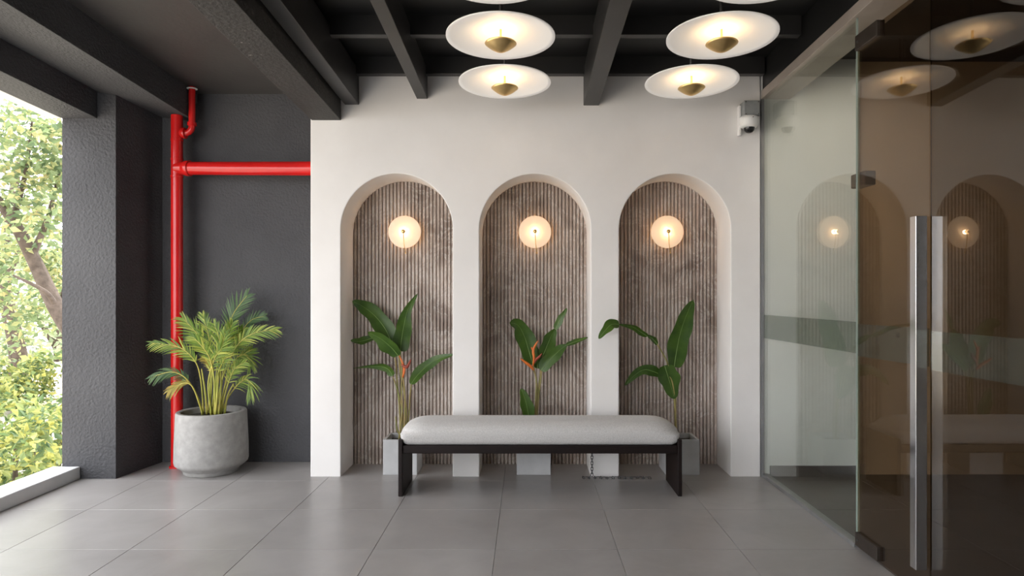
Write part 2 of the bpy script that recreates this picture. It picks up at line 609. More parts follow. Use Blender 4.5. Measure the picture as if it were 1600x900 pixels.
def pane(name, ya, yb, za, zb, mat, parent, th=0.010):
    """an upright pane between depths ya (far) and yb (near); za/zb = (bottom, top) at either end"""
    A = [(gx(ya), ya, za[0]), (gx(ya) + th, ya, za[0]), (gx(ya) + th, ya, za[1]), (gx(ya), ya, za[1])]
    B = [(gx(yb), yb, zb[0]), (gx(yb) + th, yb, zb[0]), (gx(yb) + th, yb, zb[1]), (gx(yb), yb, zb[1])]
    return MB().hexa(A, B).build(name, mat, parent)


def ztop(y):
    return 2.586 + 0.032 * (YW - y)


YE = 3.330      # edge between fixed glass and first leaf
YM = 2.735      # meeting edge of the two leaves
# header
b = MB(); b.hexa([(1.604, YW - .002, 2.586), (1.80, YW - .002, 2.586), (1.80, YW - .002, 2.645), (1.604, YW - .002, 2.645)],
                 [(1.66, -2, ztop(-2)), (1.86, -2, ztop(-2)), (1.86, -2, ztop(-2) + .06), (1.66, -2, ztop(-2) + .06)], 0.002)
tag(b.build('trim_2', header_mat), 'satin metal header along the top of the glass front', 'trim', kind='structure')
b = MB(); b.hexa([(1.612, YW - .002, 2.646), (1.80, YW - .002, 2.646), (1.80, YW - .002, 2.95), (1.612, YW - .002, 2.95)],
                 [(1.67, -2, ztop(-2) + .061), (1.86, -2, ztop(-2) + .061), (1.86, -2, 3.3), (1.67, -2, 3.3)])
tag(b.build('wall_above_glass', roof_black), 'black infill between the glass header and the ceiling', 'wall', kind='structure')

win = empty('window_1', (gx(4), 4, 0), 'fixed glass pane beside the white wall with a frosted band', 'window', kind='structure')
def child(o, root):
    o.parent = root
    o.matrix_parent_inverse = Matrix.Translation(-root.location)
    return o
BAND0, BAND1 = 0.962, 1.108
child(pane('pane', YW - .004, YE + .008, (0.02, 2.590), (0.02, ztop(YE)), glass_clear, None), win)
def film(ya, yb, mat=None):
    A = [(gx(ya) - .0008, ya, BAND0 - .012), (gx(ya) - .0003, ya, BAND0 - .012), (gx(ya) - .0003, ya, BAND1), (gx(ya) - .0008, ya, BAND1)]
    B = [(gx(yb) - .0008, yb, BAND0), (gx(yb) - .0003, yb, BAND0), (gx(yb) - .0003, yb, BAND1 + .01), (gx(yb) - .0008, yb, BAND1 + .01)]
    o = MB().hexa(A, B).build('frosted_band', mat or glass_frost)
    o['label'] = 'frosted film band across the glass'
    return o
child(film(YW - .006, YE + .008), win)
child(MB().hexa([(gx(YW) - .014, YW - .004, 0), (gx(YW) + .03, YW - .004, 0), (gx(YW) + .03, YW - .004, .022), (gx(YW) - .014, YW - .004, .022)],
                [(gx(YE) - .014, YE, 0), (gx(YE) + .03, YE, 0), (gx(YE) + .03, YE, .022), (gx(YE) - .014, YE, .022)], .002).build('floor_track', track_mat), win)
child(MB().box(1.600, 1.618, YW - .012, YW - .001, 0.0, 2.584).build('wall_channel', track_mat), win)
child(pane('glass_edge', YE + .008, YE + .005, (0.02, ztop(YE)), (0.02, ztop(YE)), glass_edge, None), win)
# dark bronze clamp on the pane edge
cl = MB().box(gx(YE) + .012, gx(YE) + .07, YE - .05, YE + .09, 1.790, 1.860, .006).build('glass_clamp', bronze)
cl['label'] = 'dark bronze clamp on the edge of the glass'
child(cl, win)

DT = 2.520
d1 = empty('door_1', (gx(3), 3, 0), 'tinted glass door leaf with the tall steel pull handle', 'door', kind='structure')
child(pane('pane', YE - .008, YM + .003, (0.012, DT), (0.012, DT), glass_brown, None), d1)
child(pane('glass_edge', YE - .005, YE - .008, (0.08, DT - .06), (0.08, DT - .06), glass_edge, None), d1)
child(film(YE - .010, YM + .004, glass_frost_dim), d1)
for z0, z1, nm in ((0.016, 0.082, 'patch_fitting'), (2.455, 2.530, 'patch_fitting')):
    o = MB().box(gx(YE) - .014, gx(YE) + .026, YE - .215, YE - .007, z0, z1, .004).build(nm, bronze)
    o['label'] = 'dark bronze patch fitting at the door corner'
    child(o, d1)
    s = MB().lathe([(0, 0), (.006, 0), (.006, .003), (0, .003)], 12, axis='Z').build('screw', chrome)
    s.rotation_euler = (0, R(-90), 0)
    s.location = (gx(YE) - .0135, YE - .035, (z0 + z1) / 2)
    s.parent = o
    # o sits at the origin offset of d1; keep the screw in place
    s.matrix_parent_inverse = Matrix.Identity(4)
tx = bpy.data.curves.new('lettering', 'FONT')
tx.body = '10'
tx.size = .031
to = bpy.data.objects.new('lettering', tx); COL.objects.link(to)
to.rotation_euler = (R(90), 0, R(-90))
to.location = (gx(2.97) - .0012, 2.985, 1.066)
tx.materials.append(bronze)
child(to, d1)
hd = MB().box(1.584, 1.630, YM + .004, YM + .048, 0.132, 1.577, .0015).build('pull_handle', steel)
hd['label'] = 'tall square steel pull handle'
child(hd, d1)
for z in (0.40, 1.30):
    f = MB().lathe([(.009, 0), (.009, .02), (0, .02)], 12).build('standoff', steel)
    f.rotation_euler = (0, R(90), 0); f.location = (1.6195, YM + .026, z); f.parent = hd
d2 = empty('door_2', (gx(2), 2, 0), 'second tinted glass door leaf at the right edge of the view', 'door', kind='structure')
child(pane('pane', YM - .003, 1.50, (0.012, DT), (0.012, DT), glass_dark, None), d2)
child(film(YM - .004, 1.51, glass_frost_dim), d2)
d3 = empty('window_2', (gx(0), 0, 0), 'fixed glass pane continuing past the doors towards the street', 'window', kind='structure')
child(pane('pane', 1.494, -2.0, (0.02, 2.66), (0.02, 2.75), glass_brown, None), d3)

# ------------------------------------------------------------------ setting: room behind the glass
tag(MB().box(2.275, 4.6, YW + .05, 4.985, 0, 2.9).build('wall_inner', brown_wall), 'brown wall further inside the room behind the door', 'wall', kind='structure')
tag(MB().box(1.80, 2.275, YW, 4.985, 0, 2.9).build('wall_interior', inner_wall), 'pale wall of the room seen through the glass', 'wall', kind='structure')
tag(MB().box(1.605, 1.80, YW, 4.985, 0, 2.9).build('wall_return', inner_wall), 'pale wall end just behind the fixed glass', 'wall', kind='structure')
tag(MB().box(1.66, 2.275, YW - .014, YW - .0005, 0, .075, .002).build('baseboard_interior', skirt_mat), 'dark skirting along the wall behind the glass', 'baseboard', kind='structure')
tag(MB().box(4.5, 4.6, -2.6, YW - .016, 0, 2.9).build('wall_right', inner_dark), 'dark brown far wall of the room behind the glass', 'wall', kind='structure')
tag(MB().box(1.70, 4.6, -2.6, -2.5, 0, 2.9).build('wall_near', inner_dark), 'dark brown near wall of the room behind the glass', 'wall', kind='structure')
tag(MB().box(1.87, 4.6, -2.6, 5.0, 2.86, 3.0).build('ceiling_interior', inner_dark), 'dark ceiling of the room behind the glass', 'ceiling', kind='structure')

tag(MB().box(-1.55, 1.66, -2.6, -2.4, 0, 3.3).build('wall_light_block', inner_dark), 'unseen dark wall added behind the camera to block front light', 'wall', kind='structure')  # added out of view; its width limits the light from the front

dl = MB().lathe([(0, 0), (.05, 0), (.05, .006), (0, .006)], 24, (1.95, 3.7, 2.853)).build('added_fill_disc', led, bpy.data.objects['ceiling_interior'])  # unseen lamp, added to brighten the pale wall behind the glass
ld = bpy.data.lights.new('added_fill_spot', 'SPOT')
ld.energy = 20; ld.color = (1.0, 0.88, 0.70); ld.spot_size = R(110); ld.spot_blend = 1.0; ld.shadow_soft_size = .05
lo = bpy.data.objects.new('added_fill_spot', ld); COL.objects.link(lo); lo.location = (1.95, 3.7, 2.84)
lo.rotation_euler = Vector((0.25, 0.75, -1)).to_track_quat('-Z', 'Y').to_euler()

# ------------------------------------------------------------------ red pipes
YP = 4.85
pipes = empty('fire_pipe', (-2.529, YP, 0), 'red painted fire riser pipe with branches in the dark corner', 'pipe')
def pc(o):
    return child(o, pipes)
xr = (276.5 - 824) * YP / 1050
zr = 2.538
pc(auto_smooth(MB().tube([(xr, YP, 0), (xr, YP, zr)], .040, 24).build('riser', red_paint), 50))
pc(auto_smooth(MB().lathe([(.052, 0), (.052, .012), (.042, .014)], 24, (xr, YP, 0)).build('base_collar', red_paint), 40))
for y in (219, 249, 276):
    z = 1.27 - (y - 455) * YP / 1050
    pc(auto_smooth(MB().lathe([(.0395, -.009), (.0425, -.007), (.0425, .007), (.0395, .009)], 24, (xr, YP, z)).build('joint_ring', red_paint), 40))
# horizontal branch
zb = 1.27 - (263 - 455) * 4.85 / 1050
pa, pb = Vector((xr, YP, zb)), Vector((-1.49, 4.74, zb - .022))
pc(auto_smooth(MB().tube([pa, pb], [.047, .050], 24).build('branch_pipe', red_paint), 50))
d = (pb - pa).normalized()
pc(auto_smooth(MB().tube([pa + d * .02, pa + d * .075, pa + d * .085, pa + d * .10, pa + d * .103], [.036, .056, .0565, .0565, .049], 24).build('branch_saddle', red_paint), 40))
# small pipe and elbow
xs = (300 - 824) * YP / 1050
ze = 1.27 - (208 - 455) * YP / 1050
pts = [(xs, YP, 2.76), (xs, YP, ze + .05)] + [(xs - .05 + .05 * math.cos(a), YP, ze + .05 - .05 * math.sin(a)) for a in [R(15 * k) for k in range(1, 7)]] + [(xr + .02, YP, ze)]
pts[0] = (xs, YP, 2.745)
pc(auto_smooth(MB().tube(pts, .0225, 20).build('small_pipe', red_paint), 50))
pc(auto_smooth(MB().lathe([(.022, -.014), (.031, -.012), (.031, .012), (.022, .014)], 20, (xs, YP, ze + .065)).build('elbow_collar', red_paint), 40))
pc(auto_smooth(MB().tube([(xr + .025, YP, ze), (xr + .045, YP, ze), (xr + .062, YP, ze), (xr + .064, YP, ze)], [.028, .040, .040, .024], 20).build('elbow_saddle', red_paint), 40))
pc(auto_smooth(MB().lathe([(.0228, 0), (.036, .002), (.036, .006)], 20, (xs, YP, 2.727)).build('ceiling_collar', white_trim), 40))

# ------------------------------------------------------------------ ceiling disc lamps
RL = 0.274
def make_lamp(label, loc, group):
    root = empty('ceiling_lamp', loc, label, 'lamp', group)
    root.rotation_euler = (-math.atan(SLOPE), 0, 0)     # hangs square to the sloping ceiling
    prof = []
    for k in range(15):
        r = RL * k / 14
        prof.append((r, 0.042 * (1 - (r / RL) ** 2)))
    up = [(r, h + 0.004) for r, h in prof]
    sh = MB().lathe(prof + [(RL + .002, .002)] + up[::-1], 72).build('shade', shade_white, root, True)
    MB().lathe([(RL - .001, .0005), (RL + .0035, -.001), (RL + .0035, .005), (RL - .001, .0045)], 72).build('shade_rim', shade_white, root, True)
    MB().tube([(0, 0, .041), (0, 0, -.075)], .0066, 12).build('stem', brass, root, True)
    rb = .081
    bp = []
    for k in range(11):
        t = k / 10
        bp.append((rb * t, -0.078 + 0.046 * t ** 1.6))
    inner = [(r * .97, h + .0025) for r, h in bp]
    MB().lathe(bp + inner[::-1], 48).build('bowl', brass, root, True)
    MB().lathe([(.006, -.052), (.048, -.052), (.048, -.048), (.006, -.048)], 32).build('led_ring', led, root)
    MB().tube([(0, 0, .046), (0, 0, .29)], .009, 12).build('rod', steel_black, root, True)
    MB().lathe([(0, .060), (.034, .060), (.034, .046), (0, .046)], 24).build('cap', steel_black, root)
    return root


def add_bulb(root, loc, power, size, col=(1.0, 0.70, 0.40)):
    l = bpy.data.lights.new('bulb_light', 'POINT')
    l.energy = power; l.color = col; l.shadow_soft_size = size
    o = bpy.data.objects.new('bulb_light', l)
    COL.objects.link(o); o.parent = root; o.location = loc
    return o


lamp_specs = [
    ('white disc ceiling lamp with brass bowl, left row, nearest the white wall', -0.136, 4.05),
    ('white disc ceiling lamp with brass bowl, left row, second from the wall', -0.136, 3.42),
    ('white disc ceiling lamp cut by the top edge, left row', -0.136, 2.79),
    ('white disc ceiling lamp with brass bowl, right row, nearest the white wall', 0.989, 4.05),
    ('white disc ceiling lamp with brass bowl, right row, second from the wall', 0.989, 3.42),
    ('white disc ceiling lamp cut by the top edge, right row', 0.989, 2.79),
]
lamp0 = None
for lab, x, y in lamp_specs:
    z = 1.27 + 0.31 * 4.05 + SLOPE * (4.05 - y)
    if lamp0 is None:
        lamp0 = make_lamp(lab, (x, y, z), 'disc lamps in two rows under the ceiling')
        lp = lamp0
    else:
        lp = copy_tree(lamp0)
        lp.location = (x, y, z)
        lp['label'] = lab
for o in [o for o in bpy.data.objects if o.name.startswith('ceiling_lamp')]:
    add_bulb(o, (0, 0, -0.044), BULB_CEIL, .03, (1.0, 0.76, 0.48))

# ------------------------------------------------------------------ wall sconces in the niches
def make_sconce(loc, label):
    root = empty('wall_sconce', loc, label, 'lamp', 'round sconces in the arched niches')
    r = .118
    MB().lathe([(0, 0), (r - .004, 0), (r, .003), (r, .007), (r - .004, .010), (0, .010)], 64, (0, -.055, 0), 'Y').build('disc', opal, root, True)
    MB().lathe([(0, 0), (.045, 0), (.045, .012), (0, .012)], 32, (0, 0, 0), 'Y').build('backplate', brass, root)
    MB().tube([(0, 0, 0), (0, -.105, 0)], .0032, 12).build('stem', brass, root, True)
    MB().lathe([(0, 0), (.010, .0), (.014, .005), (.014, .014), (.009, .020), (0, .022)], 24, (0, -.098, 0), 'Y').build('knob', brass, root, True)
    MB().tube([(0, -.110, -.008), (.004, -.108, -.09), (.014, -.100, -.152)], .0030, 10).build('pull_rod', brass, root, True)
    MB().lathe([(0, -.006), (.005, -.004), (.006, 0), (.005, .004), (0, .006)], 12, (.014, -.100, -.155)).build('rod_tip', brass, root, True)
    return root


sconce_labels = ['round glowing glass sconce in the first niche from the red pipe', 'round glowing glass sconce in the middle niche',
                 'round glowing glass sconce in the niche next to the glass front']
s0 = None
for (c, r), lab, xx in zip(NICHE, sconce_labels, (630, 836, 1045)):
    loc = ((xx - 824) * 4.82 / 1050, 4.935, 1.70)
    if s0 is None:
        s = s0 = make_sconce(loc, lab)
    else:
        s = copy_tree(s0); s.location = loc; s['label'] = lab
for o in [o for o in bpy.data.objects if o.name.startswith('wall_sconce')]:
    add_bulb(o, (0, -.084, .0), BULB_WALL * .45, .016, (1.0, 0.72, 0.40))
    add_bulb(o, (0, -.028, .0), BULB_WALL, .024, (1.0, 0.58, 0.25))

# ------------------------------------------------------------------ bench
BX0, BX1, BY0, BY1 = -0.799, 0.957, 4.154, 4.525
bench = empty('bench', ((BX0 + BX1) / 2, (BY0 + BY1) / 2, 0), 'long grey upholstered bench with dark wooden slab legs', 'bench')
def bc(o):
    return child(o, bench)
hx, hy = (BX1 - BX0) / 2 - .006, (BY1 - BY0) / 2 - .004
zc0, zc1 = .313, .4535
bm = bmesh.new()
NX, NY, NZ = 72, 22, 14
def cushion_pt(u, v, s):
    # u, v in -1..1 over the plan, s = 0 bottom .. 1 top
    x, y, z = u * hx, v * hy, zc0 + s * (zc1 - zc0)
    zm = zc0 + .072
    if z >= zm:
        r = Vector((.165, .11, zc1 - zm))
    else:
        r = Vector((.048, .036, zm - zc0))
    q = Vector((max(-(hx - r.x), min(hx - r.x, x)), max(-(hy - r.y), min(hy - r.y, y)), zm))
    d = Vector(((x - q.x) / r.x, (y - q.y) / r.y, (z - q.z) / r.z))
    m = max(abs(d.x), abs(d.y), abs(d.z))
    L = d.length
    if L > 1e-9:
        d = d * (m / L)
    return Vector((q.x + d.x * r.x, q.y + d.y * r.y, q.z + d.z * r.z))
def grid(f, n, m):
    g = [[bm.verts.new(f(i / n, j / m)) for j in range(m + 1)] for i in range(n + 1)]
    for i in range(n):
        for j in range(m):
            bm.faces.new((g[i][j], g[i + 1][j], g[i + 1][j + 1], g[i][j + 1]))
S = lambda t: t * 2 - 1
grid(lambda a, b: cushion_pt(S(a), S(b), 1), NX, NY)
grid(lambda a, b: cushion_pt(S(a), S(b), 0), NX, NY)
for sg in (-1, 1):
    grid(lambda a, b: cushion_pt(S(a), sg, b), NX, NZ)
    grid(lambda a, b: cushion_pt(sg, S(a), b), NY, NZ)
bmesh.ops.remove_doubles(bm, verts=bm.verts, dist=1e-5)
bmesh.ops.recalc_face_normals(bm, faces=bm.faces)
me = bpy.data.meshes.new('cushion'); bm.to_mesh(me); bm.free()
cu = link('cushion', me, fabric, bench, True)
for sgn in (-1, 1):
    x_out = (BX0 if sgn < 0 else BX1)
    x_in = x_out - sgn * .026
    b = MB()
    bm = b.bm
    # slab leg: side profile slightly hollowed at its foot on the inner lower edge
    b.box(min(x_out, x_in), max(x_out, x_in), BY0, BY1, 0.0, .352, .004)
    bc(b.build('leg', dark_wood))
rail = MB().box(BX0 + .024, BX1 - .024, BY0 + .012, BY1 - .012, .262, .3135, .006)
bc(rail.build('rail', dark_wood))

# ------------------------------------------------------------------ square planters with heliconias
def make_planter(xc, label, front=4.645, wd=.236, h=.243, yc=None):
    root = empty('square_planter', (xc, front + wd / 2, 0), label, 'planter', 'square concrete planters in the niches')
    hw = wd / 2; t = .018
    bm = bmesh.new()
    rings = [[(-hw, -hw, 0), (hw, -hw, 0), (hw, hw, 0), (-hw, hw, 0)],
             [(-hw, -hw, h), (hw, -hw, h), (hw, hw, h), (-hw, hw, h)],
             [(-hw + t, -hw + t, h), (hw - t, -hw + t, h), (hw - t, hw - t, h), (-hw + t, hw - t, h)],
             [(-hw + t, -hw + t, h - .06), (hw - t, -hw + t, h - .06), (hw - t, hw - t, h - .06), (-hw + t, hw - t, h - .06)]]
    V = [[bm.verts.new(p) for p in r] for r in rings]
    bm.faces.new(V[0][::-1]); bm.faces.new(V[3])
    for a, b_ in zip(V, V[1:]):
        for k in range(4):
            bm.faces.new((a[k], a[(k + 1) % 4], b_[(k + 1) % 4], b_[k]))
    bmesh.ops.recalc_face_normals(bm, faces=bm.faces)
    bmesh.ops.bevel(bm, geom=[e for e in bm.edges if e.calc_face_angle(0) > 1], offset=.003, segments=2, affect='EDGES', profile=.5)
    me = bpy.data.meshes.new('pot'); bm.to_mesh(me); bm.free()
    link('pot', me, concrete_pale, root)
    s = MB().box(-hw + t + .001, hw - t - .001, -hw + t + .001, hw - t - .001, h - .062, h - .035, .004).build('soil', soil, root)
    return root


pl0 = make_planter(-0.880, 'square concrete planter in the first niche, behind the left bench leg')
pl1 = copy_tree(pl0); pl1.location.x = 0.044; pl1['label'] = 'square concrete planter in the middle niche, behind the bench'
pl2 = copy_tree(pl0); pl2.location.x = 1.073; pl2['label'] = 'square concrete planter in the niche next to the glass front'


def leaf(root, pts, width, mat=heli_leaf, fold=.22, tilt=0.0, prof=None, wave=.0, name='leaf', petiole=None):
    """pts: spine as world points, base to tip; width: full width in metres"""
    sp = catmull(pts, 8)
    n = len(sp)
    bm = bmesh.new()
    rows = []
    ph = random.random() * 6
    for i, p in enumerate(sp):
        t = i / (n - 1)
        tan = (sp[min(i + 1, n - 1)] - sp[max(i - 1, 0)]).normalized()
        side = Vector((tan.z, 0, -tan.x))
        if side.length < 1e-4: side = Vector((1, 0, 0))
        side.normalize()
        side = (Matrix.Rotation(tilt, 3, tan) @ side)
        nrm = tan.cross(side).normalized()
        if prof:
            k = prof(t)
        else:
            k = (max(0, math.sin(math.pi * min(1, t ** .72))) ** .62) * (1 - .12 * t)
        k *= 1.14
        hw = max(width / 2 * k, .0006)
        row = []
        for s in (-1, -.5, 0, .5, 1):
            ed = abs(s)
            off = nrm * (-fold * hw * ed + wave * math.sin(9 * t + ph + s) * hw * ed)
            lob = 1 + .10 * math.sin(13 * t + ph * 2 + (1.9 if s > 0 else 0)) * min(1, 4 * t * (1 - t) * 1.2)
            row.append(bm.verts.new(p + side * (hw * s * lob) + off))
        rows.append(row)
    for a, b_ in zip(rows, rows[1:]):
        for k in range(4):
            bm.faces.new((a[k], a[k + 1], b_[k + 1], b_[k]))
    me = bpy.data.meshes.new(name); bm.to_mesh(me); bm.free()
    o = link(name, me, mat, None, True)
    child(o, root)
    # midrib, lying just over the blade on the viewer's side
    mb = MB()
    mb.tube([p + Vector((0, -.0015, 0)) for p in sp[:-2]], [max(.0026 * (1 - i / n), .0008) for i in range(n - 2)], 6)
    r = mb.build('midrib', heli_rib, o, True)
    if petiole:
        q = catmull(petiole, 6)
        q_o = MB().tube(q, [.0042 - .0015 * i / len(q) for i in range(len(q))], 8).build('petiole', heli_stem, None, True)
        child(q_o, root)
    return o


def petal(root, pts, r, mat, lab=None, name='bract'):
    q = catmull(pts, 5)
    n = len(q)
    o = MB().tube(q, [max(r * (math.sin(math.pi * (0.12 + .86 * i / (n - 1))) ** .8), .0008) for i in range(n)], 8).build(name, mat, None, True)
    o.data.transform(Matrix.Identity(4))
    if lab: o['label'] = lab
    child(o, root)
    return o


def stems(root, lst, r=.006, mat=heli_stem):
    for pts in lst:
        q = catmull(pts, 6)
        o = MB().tube(q, [r * (1 - .35 * i / len(q)) for i in range(len(q))], 8).build('stem', mat, None, True)
        child(o, root)


YL = 4.765
def P1(x, y, d=0.0):  # crop coordinates of the first plant
    return px(535 + x / 3.747, 440 + y / 3.747, YL + d)
def P2(x, y, d=0.0):
    return px(770 + x / 4.5, 460 + y / 4.5, YL + d)
def P3(x, y, d=0.0):
    return px(925 + x / 3.6, 450 + y / 3.6, YL + d)
K1, K2, K3 = YL / 1050 / 3.747, YL / 1050 / 4.5, YL / 1050 / 3.6

SOILZ = .215
pt1 = empty('heliconia_plant', (-0.88, YL, SOILZ), 'broad leaved plant with one orange flower in the first niche planter', 'plant', 'broad leaved plants in the square planters')
def base1(x, d=0.0):
    p = P1(x, 900, d); p.z = .213; p.x = max(-.95, min(-.81, p.x)); return p
leaf(pt1, [P1(285, 350, .03), P1(250, 275, .05), P1(190, 200, .06), P1(120, 145, .05), P1(58, 114, .0)], 100 * K1, tilt=.3, wave=.1)
leaf(pt1, [P1(328, 435, -.01), P1(285, 385, -.03), P1(225, 335, -.05), P1(150, 296, -.06)], 98 * K1, tilt=-.5, wave=.12)
leaf(pt1, [P1(190, 325, .06), P1(130, 345, .05), P1(90, 350, .03), P1(48, 345, 0)], 46 * K1, tilt=.5)
leaf(pt1, [P1(295, 552, .0), P1(270, 515, .0), P1(225, 497, .02), P1(150, 498, .05), P1(62, 508, .06)], 52 * K1, tilt=-.4, wave=.15,
     prof=lambda t: (math.sin(math.pi * min(1, t ** .6)) ** .8) * (1.15 - .75 * t))
leaf(pt1, [P1(338, 408, .0), P1(348, 330, .02), P1(362, 250, .03), P1(385, 160, .02), P1(442, 68, -.02)], 96 * K1, tilt=.25, wave=.1,
     prof=lambda t: (math.sin(math.pi * min(1, (t + .02) ** .55)) ** .7) * (1 - .25 * t))
leaf(pt1, [P1(402, 602, .0), P1(440, 548, .03), P1(500, 490, .05), P1(565, 452, .05), P1(652, 426, .03)], 62 * K1, tilt=-.35, wave=.08)
stems(pt1, [[base1(330), P1(350, 760), P1(345, 620), P1(352, 560)],
            [base1(350, .02), P1(352, 780, .02), P1(330, 660, .02), P1(296, 556, .01)],
            [base1(365), P1(375, 760), P1(352, 600, .01), P1(335, 500, .01), P1(330, 430, .0)],
            [base1(375, .03), P1(390, 770, .02), P1(396, 660, .01), P1(404, 600, 0)],
            [base1(355, -.02), P1(365, 800, -.01), P1(365, 640, 0), P1(345, 500, 0), P1(340, 405, 0)],
            [base1(340, .03), P1(335, 760, .03), P1(322, 600, .03), P1(310, 460, .03), P1(288, 352, .03)],
            [base1(345, .05), P1(320, 860, .04), P1(312, 790, .04)]], .0062)
petal(pt1, [P1(355, 562, -.01), P1(360, 510, -.02), P1(350, 470, -.02), P1(328, 425, -.01)], .008, bract, 'orange flower bract')
petal(pt1, [P1(345, 485, -.02), P1(372, 500, -.03), P1(385, 490, -.03), P1(402, 455, -.03)], .012, bract_red, 'dark red flower bract')
petal(pt1, [P1(352, 560, -.02), P1(362, 530, -.03), P1(368, 500, -.03)], .007, bract, 'orange flower bract')

pt2 = empty('heliconia_plant', (0.044, YL, SOILZ), 'broad leaved plant with spiky orange flower in the middle niche planter', 'plant', 'broad leaved plants in the square planters')
def base2(x, d=0.0):
    p = P2(x, 900, d); p.z = .213; return p
leaf(pt2, [P2(282, 492, .02), P2(255, 400, .03), P2(220, 290, .03), P2(175, 215, .01), P2(114, 200, -.03)], 112 * K2, tilt=.15, wave=.08,
     prof=lambda t: (math.sin(math.pi * min(1, (t + .03) ** .8)) ** .55))
leaf(pt2, [P2(350, 438, .02), P2(380, 365, .03), P2(410, 295, .03), P2(440, 242, .02)], 92 * K2, tilt=.2, wave=.06)
leaf(pt2, [P2(440, 246, .02), P2(462, 200, .01), P2(490, 150, .0), P2(523, 96, -.03)], 46 * K2, tilt=-.3)
leaf(pt2, [P2(340, 537, 0), P2(375, 490, .0), P2(430, 430, .0), P2(485, 380, .01), P2(520, 355, .01)], 84 * K2, tilt=-.25, wave=.08)
leaf(pt2, [P2(515, 358, .01), P2(560, 340, .03), P2(610, 322, .05), P2(668, 302, .05)], 34 * K2, tilt=-.5)
leaf(pt2, [P2(258, 905, -.03), P2(245, 810, -.03), P2(225, 730, -.03), P2(198, 662, -.03)], 82 * K2, tilt=.1)
leaf(pt2, [P2(312, 522, .03), P2(318, 470, .04), P2(308, 410, .05), P2(285, 345, .05)], 66 * K2, tilt=.2)
stems(pt2, [[base2(300), P2(300, 820), P2(305, 680), P2(305, 590), P2(288, 535)],
            [base2(305, .02), P2(318, 760, .02), P2(335, 620, .01), P2(345, 535, .01)],
            [base2(312, .01), P2(310, 780, .01), P2(325, 620, .02), P2(352, 435, .02)],
            [base2(295, .02), P2(300, 780, .02), P2(310, 640, .02), P2(284, 490, .02)]], .0065)
petal(pt2, [P2(288, 532, -.02), P2(262, 502, -.03), P2(230, 478, -.04), P2(192, 449, -.05)], .011, bract, 'orange flower bract')
petal(pt2, [P2(282, 505, -.02), P2(290, 450, -.03), P2(285, 395, -.03), P2(300, 355, -.03), P2(322, 322, -.04)], .0095, bract, 'orange flower bract')
petal(pt2, [P2(286, 400, -.03), P2(278, 385, -.03), P2(270, 370, -.035)], .006, bract, 'orange flower bract')
petal(pt2, [P2(284, 490, -.02), P2(305, 458, -.03), P2(330, 435, -.04), P2(346, 414, -.05)], .010, bract_red, 'dark red flower bract')

pt3 = empty('heliconia_plant', (1.06, YL, SOILZ), 'broad leaved plant without flowers in the niche next to the glass front', 'plant', 'broad leaved plants in the square planters')
def base3(x, d=0.0):
    p = P3(x, 900, d); p.z = .213; return p
leaf(pt3, [P3(462, 445, .0), P3(475, 360, .0), P3(495, 260, .0), P3(528, 160, -.01), P3(572, 64, -.02)], 104 * K3, tilt=.15, wave=.1,
     prof=lambda t: (math.sin(math.pi * min(1, (t + .03) ** .75)) ** .5))
leaf(pt3, [P3(408, 435, -.02), P3(425, 490, -.03), P3(445, 555, -.03), P3(465, 624, -.03)], 112 * K3, tilt=-.2, wave=.08)
leaf(pt3, [P3(386, 488, .0), P3(345, 470, -.01), P3(295, 460, -.02), P3(240, 490, -.03), P3(184, 548, -.04)], 56 * K3, tilt=.3, wave=.12)
leaf(pt3, [P3(368, 318, -.04), P3(340, 285, -.06), P3(308, 268, -.08)], 30 * K3, tilt=.4)
leaf(pt3, [P3(312, 272, -.08), P3(270, 245, -.12), P3(225, 218, -.16), P3(150, 204, -.23)], 34 * K3, tilt=-.5)
leaf(pt3, [P3(152, 204, -.23), P3(110, 205, -.26), P3(75, 238, -.28), P3(38, 286, -.29)], 52 * K3, tilt=.35)
stems(pt3, [[base3(472), P3(470, 760), P3(466, 640), P3(462, 540), P3(430, 495, -.01)],
            [base3(475, .01), P3(472, 720, .01), P3(470, 560, .0), P3(462, 445, .0)],
            [base3(468, .01), P3(468, 700, .0), P3(450, 520, -.01), P3(420, 410, -.02), P3(366, 315, -.04)],
            [base3(470, -.01), P3(468, 660, -.02), P3(445, 510, -.03), P3(386, 486, .0)]], .0062)

# ------------------------------------------------------------------ round pot and palm
PX, PY = -2.228, 4.745
pot = empty('round_planter', (PX, PY, 0), 'round grey concrete planter with tapered foot in the dark corner', 'planter')
Rp = .234
MB().lathe([(0, 0), (.176, 0), (.182, .005), (.184, .022), (.190, .030), (Rp - .010, .056), (Rp + .003, .068), (Rp + .008, .085), (Rp + .006, .20), (Rp, .34), (Rp - .003, .418), (Rp - .008, .428),
            (Rp - .030, .430), (Rp - .038, .424), (Rp - .040, .36), (0, .36)], 64).build('pot', concrete, pot, True)
auto_smooth(pot.children[0], 45)
so = MB().lathe([(0, .405), (.08, .402), (.15, .396), (Rp - .042, .385), (Rp - .042, .362), (0, .362)], 40).build('soil', soil, pot, True)

palm = empty('potted_palm', (PX, PY, .40), 'feathery yellow green palm growing in the round concrete planter', 'plant')
SCP = 921 / 215
def PP(x, y, d=0.0):
    return px(225 + x / SCP, 450 + y / SCP, PY + d)


